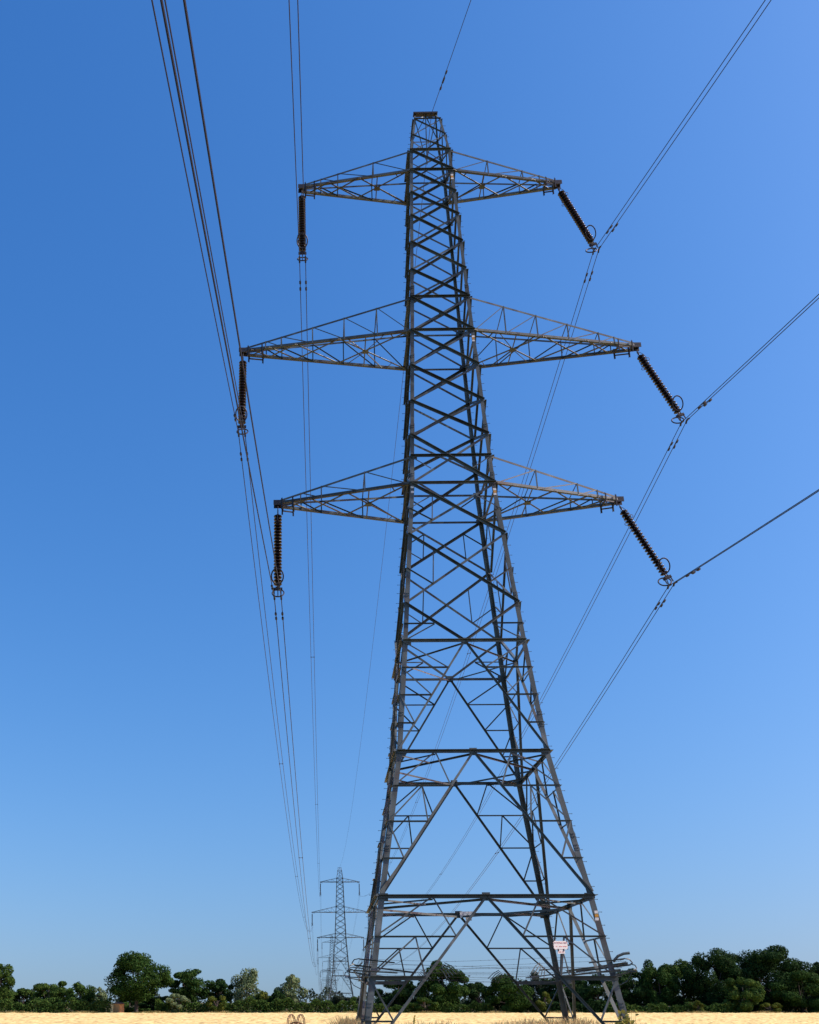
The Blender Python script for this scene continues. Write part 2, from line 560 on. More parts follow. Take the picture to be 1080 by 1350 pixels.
        # horizontal beams
        for nm, w in (('A1', 0.11), ('A2', 0.11), ('B1', 0.11), ('B2', 0.11), ('C1', 0.11), ('C2', 0.11), ('H1', 0.12), ('H2', 0.13), ('H3', 0.14), ('PK', 0.06)):
            z = ZB[nm]
            mb = MB()
            fmember(mb, k, (-1, z), (1, z), w, out=1, top=True, off=0.032)
            if nm in ('H2', 'H3'):
                fmember(mb, k, (-1, z), (1, z), w * 0.8, out=-1, top=True, off=0.02)
            if z < 45:
                h = half(z)
                for s in (-1, 1):
                    for j in range(2):
                        p = pt(s * (1 - 0.17 / h), z - 0.02, 0.001 - 0.034 * j)
                        gs = 0.26 if nm[0] in 'ABC' else 0.32
                        mb.box(ROT[k] @ p, gs if k % 2 == 0 else 0.013, 0.013 if k % 2 == 0 else gs, gs * 0.9)
                    for bx in (0.08, 0.16, 0.24):
                        for bz in (-0.07, 0.05):
                            mb.box(ROT[k] @ pt(s * (1 - bx / h), z + bz, 0.012), 0.032, 0.032, 0.032)
            mb.build('cross_beam', S, root)
    # --- plan bracing
    for z, w in ((ZB['H2'], 0.075), (ZB['H3'], 0.085), (ZB['H1'], 0.06)):
        h = half(z)
        mb = MB()
        zz = z - 0.06
        mids = [Vector((0, -h, zz)), Vector((h, 0, zz)), Vector((0, h, zz)), Vector((-h, 0, zz))]
        for i in range(4):
            mb.angle(mids[i], mids[(i + 1) % 4], w, (0, 0, -1), (mids[(i + 1) % 4] - mids[i]).cross(Vector((0, 0, 1))))
        if z < 15:
            for sx in (-1, 1):
                for sy in (-1, 1):
                    a = Vector((sx * h * 0.5, sy * h, zz - 0.01)); b = Vector((sx * h, sy * h * 0.5, zz - 0.01))
                    mb.angle(a, b, 0.06, (0, 0, -1), (-sx, -sy, 0))
                    mid = Vector((sx * h * 0.5, sy * h * 0.5, zz - 0.02))
                    mb.angle(mid, Vector((sx * h, sy * h, zz - 0.02)), 0.06, (0, 0, -1), (sy, -sx, 0))
        mb.build('plan_bracing', S, root)
    # --- earth wire peak
    pk = MB()
    zk, hk = ZB['PK'], half(ZB['PK'])
    for sx in (-1, 1):
        for sy in (-1, 1):
            a = Vector((sx * hk, sy * hk, zk)); b = Vector((sx * RIDGE_X, 0, RIDGE_Z))
            pk.angle(a, b, 0.08, (-sx, 0, 0), (0, -sy, 0.3))
            pk.angle(a, Vector((0, 0, RIDGE_Z - 0.1)), 0.045, (0, 0, -1), (sy, -sx, 0))
        pk.angle(Vector((sx * RIDGE_X, 0.05, RIDGE_Z)), Vector((0, 0.55, zk - 1.5)), 0.05, (0, 1, 0), (sx, 0, 0))
    pk.angle(Vector((0, 0.03, RIDGE_Z)), Vector((0, 0.5, zk - 1.9)), 0.05, (0, 1, 0), (1, 0, 0))
    peak = pk.build('earth_wire_peak', S, root)
    rb = MB()
    rb.box((0, -0.03, RIDGE_Z), 2 * RIDGE_X + 0.14, 0.34, 0.02)
    rb.box((0, -0.19, RIDGE_Z - 0.045), 2 * RIDGE_X + 0.1, 0.014, 0.07)
    rb.box((-0.1, 0, RIDGE_Z + 0.06), 0.05, 0.05, 0.14)
    rb.box((0.33, -0.14, RIDGE_Z - 0.1), 0.1, 0.05, 0.16)
    rb.build('top_beam', M['fitting'], peak)  # steel beam; the shade of its underside is put into this dark colour
    # --- cross arms
    for nm, (t_, b_, a) in ARMS.items():
        for sx in (-1, 1):
            zt, zb = ZB[t_], ZB[b_]
            ht, hb = half(zt), half(zb)
            arm = empty('cross_arm'); arm.parent = root
            def top(f, sy):
                return Vector((sx * lerp(ht, a, f), sy * lerp(ht, 0.13, f), lerp(zt, zb + 0.19, f)))
            def bot(f, sy):
                return Vector((sx * lerp(hb, a, f), sy * lerp(hb, 0.16, f), zb))
            def ft(x):  # fraction on the top chord above a bottom fraction
                X_ = lerp(hb, a, x)
                return (X_ - ht) / (a - ht)
            for sy in (-1, 1):
                mb = MB(); mb.angle(top(0, sy), top(1, sy), 0.10, (0, 1, 0), (0, 0, -1)); mb.build('chord', S, arm)
                mb = MB(); mb.angle(bot(0, sy), bot(1, sy), 0.125, (0, 1, 0), (0, 0, 1)); mb.build('chord', S, arm)
            # side lattice
            posts = (0.33, 0.66, 0.82) if nm != 'middle' else (0.19, 0.385, 0.575, 0.765, 0.86)
            for sy in (-1, 1):
                mb = MB()
                pv = 0.0
                for x in posts:
                    o = Vector((0, sy * rnd.uniform(0.004, 0.012), 0))
                    mb.angle(top(ft(x), sy) + o, bot(x, sy) + o, 0.055, (sx, 0, 0), (0, -sy, 0))
                    mb.angle(top(ft(x), sy) + o * 2, bot(pv, sy) + o * 2, 0.055, (0, 0, -1), (0, -sy, 0))
                    pv = x
                mb.build('side_lattice', S, arm)
            # soffit lattice
            mb = MB()
            dz = [0]
            def sm(f0, s0, f1, s1, w=0.08):
                dz[0] += 1
                o = Vector((0, 0, -0.006 - 0.004 * (dz[0] % 5)))
                p, q = bot(f0, s0) + o, bot(f1, s1) + o
                uu = (q - p).cross(Vector((0, 0, 1)))
                mb.angle(p, q, w, uu if uu.y < 0 else -uu, (0, 0, 1))
            bays = ((0, 0.47), (0.47, 0.75), (0.75, 0.92)) if nm != 'middle' else ((0, 0.42), (0.42, 0.68), (0.68, 0.84), (0.84, 0.95))
            for f0, f1 in bays:
                sm(f0, -1, f1, 1); sm(f0, 1, f1, -1)
            first = bays[0][1]
            xc = first * hb / (hb + lerp(hb, 0.16, first))
            gz = Vector((sx * lerp(hb, a, xc), 0, zb - 0.03))
            mb.box(gz, 0.3, 0.3, 0.012)
            sm(xc, -1, xc, 1, 0.055)
            for s in (-1, 1):
                # secondary ties from the cross to the chords
                q = bot(xc * 0.45, s) ; p = bot(0, s).lerp(bot(first, -s), 0.22) + Vector((0, 0, -0.03))
                mb.angle(p, q, 0.045, (sx, 0, 0), (0, 0, 1))
                if nm == 'middle':
                    mb.angle(gz, bot(xc + 0.11, s) + Vector((0, 0, -0.03)), 0.05, (sx, 0, 0), (0, 0, 1))
                    mb.angle(gz, bot(max(0.02, xc - 0.11), s) + Vector((0, 0, -0.035)), 0.05, (sx, 0, 0), (0, 0, 1))
            mb.build('soffit_lattice', S, arm)
            # top plane ties
            for f in posts[:-1]:
                mb = MB()
                mb.angle(top(ft(f), -1) + Vector((0, 0, 0.01)), top(ft(f), 1) + Vector((0, 0, 0.01)), 0.045, (sx, 0, 0), (0, 0, -1))
                mb.build('top_tie', S, arm)
            # tip hanger
            mb = MB()
            mb.box((sx * (a + 0.02), 0, zb + 0.08), 0.34, 0.36, 0.02)
            mb.box((sx * (a + 0.02), -0.17, zb + 0.06), 0.40, 0.016, 0.26)
            mb.box((sx * (a + 0.02), 0.17, zb + 0.06), 0.40, 0.016, 0.26)
            for x in (0.88, 0.965):
                for sy in (-1, 1):
                    p = bot(x, sy)
                    mb.angle(p + Vector((0, sy * 0.05, 0.24)), p + Vector((0, sy * 0.05, -0.36)), 0.07, (sx, 0, 0), (0, sy, 0))
                mb.bar(bot(x, -1) + Vector((0, 0, -0.12)), bot(x, 1) + Vector((0, 0, -0.12)), 0.06)
            for sy in (-1, 1):
                mb.bar(bot(0.88, sy) + Vector((0, sy * 0.05, -0.16)), bot(0.965, sy) + Vector((0, sy * 0.05, -0.16)), 0.05)
            mb.build('hanger_plate', M['fitting'], arm)
    return root

pylon = make_pylon()
tag(pylon, 'tall grey steel lattice pylon with six cross arms towering over the field in front', 'pylon')

# extras only seen on the near tower
def guard(root):
    g = empty('anti_climbing_guard'); g.parent = root
    ringh = lambda z, o: half(z) + o
    for i in range(6):
        z = 3.15 + 0.10 * i
        o = 0.06 + 0.08 * i
        h = ringh(z, o)
        wires = MB()
        corners = [(-h, -h), (h, -h), (h, h), (-h, h)]
        for k in range(4):
            a, b = corners[k], corners[(k + 1) % 4]
            sag = rnd.uniform(0.02, 0.22)
            lift = rnd.uniform(-0.08, 0.08)
            pts = []
            for j in range(17):
                t = j / 16
                pts.append(Vector((lerp(a[0], b[0], t), lerp(a[1], b[1], t), z - sag * math.sin(math.pi * t) + lift * math.sin(2 * math.pi * t) + rnd.uniform(-0.012, 0.012))))
            wires.tube(pts, 0.0042, 4)
            for q0, q1 in zip(pts[:-1], pts[1:]):
                for t in (0.2, 0.7):
                    p = q0.lerp(q1, t)
                    dv = Vector((rnd.uniform(-1, 1), rnd.uniform(-1, 1), rnd.uniform(-1, 1))).normalized() * 0.028
                    wires.bar(p - dv, p + dv, 0.005)
        wires.build('barbed_wire', M['fitting'], g)
    # wire-carrying bars bolted across each leg, joined by hoops at their outer ends
    for sx in (-1, 1):
        for sy in (-1, 1):
            spec = ((0.02, 3.62, 0.85, 0.42, 0.10, 0.05), (-0.12, 3.40, 1.45, 0.55, 0.12, 0.06), (0.14, 3.24, 1.05, 0.62, 0.05, 0.05), (-0.24, 3.12, 0.7, 0.5, 0.16, 0.045))
            outs = []
            for dy, z, inn, out, rise, w in spec:
                h = half(z)
                inn *= rnd.uniform(0.8, 1.15); out *= rnd.uniform(0.85, 1.15)
                a = Vector((sx * (h - inn), sy * (h + 0.06 + dy * 0.8), z - rise * inn))
                b = Vector((sx * (h + out), sy * (h + 0.10 + dy * 1.6), z + rise * out))
                br = MB(); br.angle(a, b, w * 0.9, (0, 0, -1), (0, sy, 0)); br.build('bracket', M['steel'], g)
                outs.append(b)
            for p, q in ((outs[0], outs[1]), (outs[1], outs[2]), (outs[2], outs[3])):
                m = p.lerp(q, 0.5) + Vector((sx * 0.16, 0, -0.03))
                hp = MB(); hp.tube([p, p.lerp(m, 0.55) + Vector((sx * 0.05, 0, 0.03)), m, q.lerp(m, 0.55) + Vector((sx * 0.05, 0, 0)), q], 0.02, 6); hp.build('hoop', M['steel'], g)
            h = half(2.8)
            st = MB(); st.tube([(sx * h, sy * h, 2.75), (sx * (h + 0.3), sy * (h + 0.05), 2.9), outs[2]], 0.018, 6); st.build('strut', M['steel'], g)
    # rails front to back beside the two side faces
    for sx in (-1, 1):
        for o, z, w, y0, y1 in ((0.16, 3.30, 0.06, -0.2, 0.25), (0.40, 3.52, 0.08, -0.45, 0.2)):
            h = half(z)
            rl = MB()
            rl.angle((sx * (h + o), -h + y0, z), (sx * (h + o), h + y1, z), w, (-sx, 0, 0), (0, 0, -1))
            rl.build('rail', M['steel'], g)
    h = half(3.75)
    rl = MB()
    rl.tube([(h + 0.05, -h - 0.05, 3.55), (h + 0.22, -h - 0.12, 3.74), (h + 0.42, -h - 0.16, 3.82), (h + 0.62, -h - 0.2, 3.84)], 0.05, 7)
    rl.build('rail', M['steel'], g)
    # combs of rods where the main braces pass the guard
    for k in (0, 2):
        m = ROT[k]
        h = half(3.4)
        for s in (-1, 1):
            for j in range(5):
                x = s * (1.68 + 0.045 * j)
                a = m @ Vector((x, -h - 0.02, 3.52 - 0.05 * j)); b = m @ Vector((x - s * (0.42 - 0.06 * j), -h - 0.5, 3.18 - 0.05 * j))
                cb = MB(); cb.tube([a, a.lerp(b, 0.5) + Vector((0, 0, 0.05)), b], 0.016, 5); cb.build('rod', M['steel'], g)
guard(pylon)

def text_mesh(body, size):
    cu = bpy.data.curves.new('t', 'FONT')
    cu.body = body
    cu.size = size
    cu.align_x = 'CENTER'; cu.align_y = 'CENTER'
    cu.extrude = 0.002
    o = bpy.data.objects.new('t', cu)
    COL.objects.link(o)
    dg = bpy.context.evaluated_depsgraph_get()
    me = bpy.data.meshes.new_from_object(o.evaluated_get(dg))
    COL.objects.unlink(o)
    bpy.data.objects.remove(o)
    return me

def sign(root):
    # the warning sign hangs under a horizontal of the front face
    z0 = lerp(ZB['H3'], ZB['F'], 0.25)
    h = half(z0)
    X0, Zc, Y0 = 2.46, z0 - 0.31, -h - 0.2
    mb = MB()
    mb.box((X0, Y0, Zc), 0.52, 0.012, 0.29)
    s = mb.build('warning_sign', M['white'], root)
    s['label'] = 'white enamel sign with red lettering and a small plate below'
    lo = MB(); lo.box((X0, Y0 - 0.003, Zc - 0.225), 0.27, 0.012, 0.13); lo.build('number_plate', M['white'], s)
    hg = MB()
    for dx in (-0.26, 0.26):
        hg.bar((X0 + dx, Y0 + 0.016, Zc - 0.14), (X0 + dx, Y0 + 0.016, Zc + 0.2), 0.025); hg.bar((X0 + dx, Y0 + 0.016, Zc + 0.2), (X0 + dx, -h - 0.01, z0 + 0.04), 0.025)
        for dz in (-0.13, 0.13): hg.box((X0 + dx * 0.97, Y0 - 0.008, Zc + dz), 0.028, 0.02, 0.028)
    for dx in (-0.1, 0.1): hg.box((X0 + dx, Y0 - 0.012, Zc - 0.165), 0.04, 0.02, 0.07)
    hg.build('sign_hanger', M['fitting'], s)
    me = text_mesh('NATIONAL GRID', 0.064)
    me.materials.clear(); me.materials.append(M['red'])
    o = bpy.data.objects.new('lettering', me); COL.objects.link(o); o.parent = s
    o.location = (X0, Y0 - 0.0085, Zc + 0.075); o.rotation_euler = (R(90), 0, 0)
    bl = MB()   # the worn, unreadable lines
    for x0, x1, z_ in ((-0.18, -0.135, -0.045), (-0.055, 0.045, -0.045), (0.075, 0.225, -0.045)):
        bl.box((X0 + (x0 + x1) / 2, Y0 - 0.0075, Zc + z_), x1 - x0, 0.004, 0.02)
    for x0, x1 in ((-0.1, 0.0), (0.035, 0.09)):
        bl.box((X0 + (x0 + x1) / 2, Y0 - 0.011, Zc - 0.235), x1 - x0, 0.004, 0.026)
    bl.build('lettering', M['red'], s)
    s.matrix_basis = Matrix.Translation((X0, Y0, Zc)) @ Matrix.Rotation(R(10), 4, 'Z') @ Matrix.Rotation(R(-3), 4, 'X') @ Matrix.Translation((-X0, -Y0, -Zc))
    # pale plates seen on the back face beam
    zb = ZB['H3']; hb = half(zb)
    mb = MB()
    mb.box((0.36, hb - 0.12, zb + 0.02), 0.62, 0.014, 0.2)
    mb.box((0.42, hb - 0.135, zb - 0.17), 0.26, 0.014, 0.2)
    mb.box((0.12, hb - 0.14, zb - 0.1), 0.12, 0.014, 0.12)
    mb.build('notice_plate', M['greyplate'], root)
    # circuit plates on the front legs
    for z, sx in ((5.15, 1), (24.0 - 0.35, 1), (32.2, 1), (24.0 - 0.2, -1), (43.2 - 0.5, 1)):
        h = half(z)
        for j, mt in ((0, 'white'), (1, 'amber'), (2, 'white')):
            if sx < 0 and j == 1: continue
            mb = MB()
            w = 0.1
            mb.box((sx * (h - 0.1), -h - 0.022, z + 0.12 - 0.12 * j), 0.13, 0.008, 0.1)
            mb.build('circuit_plate', M[mt], root)
sign(pylon)

# concrete footings
def footings(root):
    for k in range(4):
        h = half(0.0)
        mb = MB()
        mb.lathe([(0.45, -0.4), (0.45, 0.12), (0.38, 0.2), (0.2, 0.24)], 14, ROT[k] @ Vector((-h + 0.08, -h + 0.08, 0)))
        mb.build('footing', M['render'], root)
footings(pylon)

# ------------------------------------------------------------------ further pylons of the line
LINE = [311.0, 680.0, 1030.0, 1380.0, 1730.0, 2080.0]
SCZ, DZ = 0.985, -0.6
def joined_pylon_mesh(root):
    V, Fs = [], []
    names = ('anti_climbing_guard', 'step_bolts', 'sign', 'plate', 'letter', 'footing')
    def walk(o):
        if any(n in o.name for n in names): return
        if o.type == 'MESH':
            b = len(V)
            V.extend(tuple(v.co) for v in o.data.vertices)
            Fs.extend(tuple(b + i for i in p.vertices) for p in o.data.polygons)
        for c in o.children: walk(c)
    walk(root)
    me = bpy.data.meshes.new('pylon')
    me.from_pydata(V, [], Fs); me.update()
    me.materials.append(M['steel'])
    return me
jm = joined_pylon_mesh(pylon)

ORD = ['second', 'third', 'fourth', 'fifth', 'sixth', 'seventh']
def copy_second(o, parent):
    skip = ('anti_climbing_guard', 'step_bolts', 'sign', 'plate.', 'circuit_plate', 'notice_plate')
    base = o.name.split('.')[0]
    if base in ('anti_climbing_guard', 'step_bolts', 'warning_sign', 'circuit_plate', 'notice_plate', 'footing'): return None
    c = o.copy(); COL.objects.link(c); c.parent = parent
    for ch in list(o.children): copy_second(ch, c)
    return c
far_pylons = []
for i, y in enumerate(LINE):
    if i == 0:
        p = copy_second(pylon, None)
        tag(p, 'second pylon along the line, small behind the left leg of the near pylon', 'pylon', 'distant pylons of the same line')
    else:
        p = bpy.data.objects.new('pylon', jm); COL.objects.link(p)
        lab = {1: 'third pylon along the line, just left of the second and half its height',
               2: 'fourth pylon along the line, tiny behind the third',
               3: 'fifth pylon along the line, faint on the horizon behind the fourth',
               4: 'sixth pylon along the line, fainter still beyond the fifth',
               5: 'farthest visible pylon at the vanishing end of the line'}[i]
        tag(p, lab, 'pylon', 'distant pylons of the same line')
    p.location = (0, y, DZ)
    p.scale = (1, 1, SCZ)
    far_pylons.append(p)

# ------------------------------------------------------------------ insulator strings
STR_L = 4.56
def ring_pts(c, r, ax1, ax2, n=18, a0=0, a1=2 * math.pi):
    return [Vector(c) + Vector(ax1) * (math.cos(a0 + (a1 - a0) * i / n) * r[0]) + Vector(ax2) * (math.sin(a0 + (a1 - a0) * i / n) * r[1]) for i in range(n + 1)]

def make_string():
    root = empty('insulator_string')
    G = M['fitting']
    mb = MB()
    mb.tube([(0, 0, 0.06), (0, 0, -0.2)], 0.022, 6)
    mb.box((0, 0, -0.22), 0.05, 0.09, 0.12)
    mb.tube([(0, 0, -0.25), (0, 0, -0.42)], 0.03, 8)
    mb.build('shackle', G, root)
    # one porcelain disc, repeated
    prof = [(0.05, 0.06), (0.072, 0.05), (0.08, 0.03), (0.12, 0.012), (0.158, -0.012), (0.172, -0.04), (0.162, -0.054), (0.14, -0.05), (0.135, -0.075), (0.118, -0.07), (0.112, -0.092), (0.085, -0.085), (0.06, -0.105)]
    d0 = None
    for i in range(22):
        z = -0.46 - i * 0.164
        if d0 is None:
            mb = MB(); mb.lathe([(r_ * 1.14, z_ * 1.05) for r_, z_ in prof], 16)
            d0 = mb.build('disc', M['glaze'], root, smooth=True)
            d0.location = (0, 0, z)
        else:
            d = d0.copy(); COL.objects.link(d); d.parent = root; d.location = (0, 0, z)
    zb = -0.46 - 22 * 0.164 + 0.02
    mb = MB()
    mb.tube([(0, 0, zb + 0.1), (0, 0, zb - 0.1)], 0.035, 8)
    mb.box((0, 0, zb - 0.14), 0.42, 0.05, 0.14)
    mb.box((0, 0, zb - 0.1), 0.2, 0.09, 0.12)
    mb.build('yoke_plate', G, root)
    for sx in (-1, 1):
        mb = MB()
        mb.box((sx * 0.155, 0, zb - 0.28), 0.035, 0.05, 0.26)
        mb.tube([(sx * 0.155, -0.22, -STR_L - 0.045), (sx * 0.155, -0.08, -STR_L + 0.0), (sx * 0.155, 0.08, -STR_L + 0.0), (sx * 0.155, 0.22, -STR_L - 0.045)], 0.045, 6)
        mb.build('suspension_clamp', G, root)
    # racket shaped arcing rings, one each way along the line
    for sy, zz, rr in ((-1, -STR_L + 0.84, (0.27, 0.36)), (1, -STR_L + 0.34, (0.27, 0.30))):
        mb = MB()
        ax = Vector((1, 0, 0)); ay = Vector((0, sy * 0.55, 0.84)).normalized()
        c = Vector((0, sy * 0.38, zz))
        mb.tube(ring_pts(c, rr, ax, ay, 22)[:-1], 0.031, 6, closed=True)
        mb.tube([c - ay * rr[1], Vector((0, sy * 0.1, zb - 0.1))], 0.022, 6)
        mb.build('arcing_ring', G, root)
    for sy in (-1, 1):
        mb = MB()
        pts = [Vector((0, 0, -0.28)), Vector((0, sy * 0.16, -0.32)), Vector((0, sy * 0.30, -0.55)), Vector((0, sy * 0.38, -0.86))]
        mb.tube(pts, 0.013, 5)
        mb.tube(ring_pts((0, sy * 0.40, -0.95), (0.075, 0.075), (1, 0, 0), (0, 0.3 * sy, 0.95), 12)[:-1], 0.013, 5, closed=True)
        mb.build('arcing_horn', G, root)
    return root
proto = make_string()

def joined_mesh(root, name, mats):
    V, Fs, mi = [], [], []
    def walk(o, mtx):
        m = mtx @ o.matrix_basis if o is not root else mtx
        if o.type == 'MESH':
            b = len(V)
            V.extend(tuple(m @ v.co) for v in o.data.vertices)
            k = 0 if o.data.materials[0] == mats[0] else 1
            for p in o.data.polygons:
                Fs.append(tuple(b + i for i in p.vertices)); mi.append(k)
        for c in o.children: walk(c, m)
    walk(root, Matrix.Identity(4))
    me = bpy.data.meshes.new(name); me.from_pydata(V, [], Fs); me.update()
    for m in mats: me.materials.append(m)
    me.polygons.foreach_set('material_index', mi)
    return me
string_mesh = joined_mesh(proto, 'insulator_string', [M['glaze'], M['fitting']])

SWING = {'upper': R(21.2), 'middle': R(23.8), 'lower': R(25.3)}
ends = {}     # (tower index, arm, side) -> conductor point
first = True
for nm, (t_, b_, a) in ARMS.items():
    for sx in (-1, 1):
        side = 'left' if sx < 0 else 'right'
        o = proto if first else copy_tree(proto)
        first = False
        top = Vector((sx * (a - (0.02 if sx > 0 else -0.02)), 0, ZB[b_] - 0.10))
        th = SWING[nm] if sx > 0 else R(0.4)
        o.location = top
        o.rotation_euler = (0, -th, 0)
        hang = 'swung outward' if sx > 0 else 'hanging straight'
        tag(o, f'dark insulator string {hang} from the {nm} {side} arm of the near pylon', 'insulator', 'insulator strings of the near pylon')
        ends[(0, nm, sx)] = (top + Vector((math.sin(th) * STR_L, 0, -math.cos(th) * STR_L)), th)
for i, y in enumerate(LINE):
    for nm, (t_, b_, a) in ARMS.items():
        for sx in (-1, 1):
            side = 'left' if sx < 0 else 'right'
            top = Vector((sx * a, y, (ZB[b_] - 0.1) * SCZ + DZ))
            if i == 0:
                o = copy_tree(proto)
            else:
                o = bpy.data.objects.new('insulator_string', string_mesh); COL.objects.link(o)
            o.location = top; o.rotation_euler = (0, 0, 0)
            which = {0: 'second', 1: 'third', 2: 'fourth', 3: 'fifth', 4: 'sixth', 5: 'farthest'}[i]
            tag(o, f'small insulator string hanging from the {nm} {side} arm of the {which} pylon along the line', 'insulator', 'insulator strings of the distant pylons')
            ends[(i + 1, nm, sx)] = (top + Vector((0, 0, -STR_L)), 0.0)

# ------------------------------------------------------------------ conductors
def span(a, b, sag, n):
    a, b = Vector(a), Vector(b)
    out = []
    for i in range(n + 1):
        t = i / n
        p = a.lerp(b, t)
        p.z -= 4 * sag * t * (1 - t)
        out.append(p)
    return out

def near_run(p, az, s, L, n=46):
    """wire from the clamp back past the camera: horizontal heading az, initial fall s"""
    d = Vector((math.sin(az), -math.cos(az), 0))
    out = []
    for i in range(n + 1):
        t = L * (i / n) ** 1.3
        q = p + d * t
        q.z = p.z - s * t + s * t * t / L
        out.append(q)
    return out

def damper(mb, p, d, r=0.062):
    d = Vector(d).normalized()
    c = Vector(p) + Vector((0, 0, -0.07))
    mb.bar(Vector(p), c, 0.03)
    mb.tube([c - d * 0.3, c + d * 0.3], 0.012, 5)
    for s in (-1, 1):
        mb.tube([c + d * (0.31 * s), c + d * (0.13 * s)], r * 0.85, 6)

NEAR = {('upper', -1): (0.0, 0.185), ('middle', -1): (0.0, 0.152), ('lower', -1): (0.0, 0.158),
        ('upper', 1): (R(8), 0.152), ('middle', 1): (R(8), 0.110), ('lower', 1): (R(8), 0.100)}
WR = 0.021
for nm in ARMS:
    for sx in (-1, 1):
        side = 'left' if sx < 0 else 'right'
        root = empty('conductor')
        tag(root, f'twin conductor wires carried by the {nm} {side} insulator string', 'power line', 'conductors of the line')
        p0, th = ends[(0, nm, sx)]
        az, s = NEAR[(nm, sx)]
        ctr = near_run(p0, az, s, 340.0)[::-1]
        nseg = len(ctr) - 1
        ctr += span(p0, ends[(1, nm, sx)][0], 9.6, 40)[1:]
        for i in range(1, len(LINE)):
            ctr += span(ends[(i, nm, sx)][0], ends[(i + 1, nm, sx)][0], 11.0, 14)[1:]
        for b in (-1, 1):
            def toff(i):
                f = 1.0 if i <= nseg else max(0.0, 1 - (i - nseg) / 40.0)
                return Vector((math.cos(th * f), 0, math.sin(th * f))) * (0.155 * b)
            off = toff(nseg)
            mb = MB()
            mb.tube([q + toff(i) for i, q in enumerate(ctr)], WR if sx < 0 else 0.0175, 5)
            w = mb.build('wire', M['wire'], root)
            bwd = (ctr[nseg - 2] - p0).normalized(); fwd = (ctr[nseg + 1] - p0).normalized()
            for d in (bwd, fwd):
                for dist in ((1.9,) if d is bwd else (1.7,)):
                    q = p0 + off + d * dist
                    dm = MB(); damper(dm, q, d); dm.build('vibration_damper', M['fitting'], w)
        # spacers between the two wires
        for tgt in (-1, 1):
            run = ctr[:nseg + 1][::-1] if tgt < 0 else ctr[nseg:nseg + 41]
            acc, nxt = 0, 48.0 if tgt > 0 else 75.0
            for a_, b_ in zip(run[:-1], run[1:]):
                L = (b_ - a_).length
                while acc + L > nxt:
                    q = a_.lerp(b_, (nxt - acc) / L)
                    sp = MB()
                    f = 1.0 if tgt < 0 else max(0.0, 1 - nxt / 311.0)
                    ov = Vector((math.cos(th * f), 0, math.sin(th * f))) * 0.155
                    sp.bar(q - ov, q + ov, 0.035)
                    for b in (-1, 1): sp.box(q + ov * b, 0.07, 0.12, 0.08)
                    sp.build('spacer', M['fitting'], root)
                    nxt += 55.0
                acc += L

ew = empty('earth_wire')
tag(ew, 'single earth wire running over the peaks of the pylons', 'power line')
pe = Vector((0.33, -0.16, RIDGE_Z - 0.1))
ctr = near_run(pe, R(9.7), 0.075, 340.0)[::-1]
nse = len(ctr) - 1
pts_t = [Vector((0.0, y, RIDGE_Z * SCZ + DZ - 0.1)) for y in LINE]
ctr += span(pe, pts_t[0], 7.5, 40)[1:]
for a_, b_ in zip(pts_t[:-1], pts_t[1:]): ctr += span(a_, b_, 8.5, 14)[1:]
mb = MB(); mb.tube(ctr, 0.016, 5); wq = mb.build('wire', M['wire'], ew)
d = (ctr[nse - 3] - pe).normalized()
for dist in (2.0, 2.6):
    dm = MB(); damper(dm, pe + d * dist, d, 0.06); dm.build('vibration_damper', M['fitting'], wq)

# ------------------------------------------------------------------ trees
def leaf_quads(C, Nrm, size, r):
    n = len(C)
    t = r.normal(size=(n, 3))
    a = np.cross(Nrm, t); a /= np.linalg.norm(a, axis=1)[:, None] + 1e-9
    b = np.cross(Nrm, a); b /= np.linalg.norm(b, axis=1)[:, None] + 1e-9
    s = (size * r.uniform(0.6, 1.3, n))[:, None]
    asp = r.uniform(0.45, 0.8, n)[:, None]
    V = np.stack([C - a * s, C - b * s * asp, C + a * s, C + b * s * asp], 1).reshape(-1, 3)
    Fq = np.arange(n * 4).reshape(-1, 4)
    return V, Fq

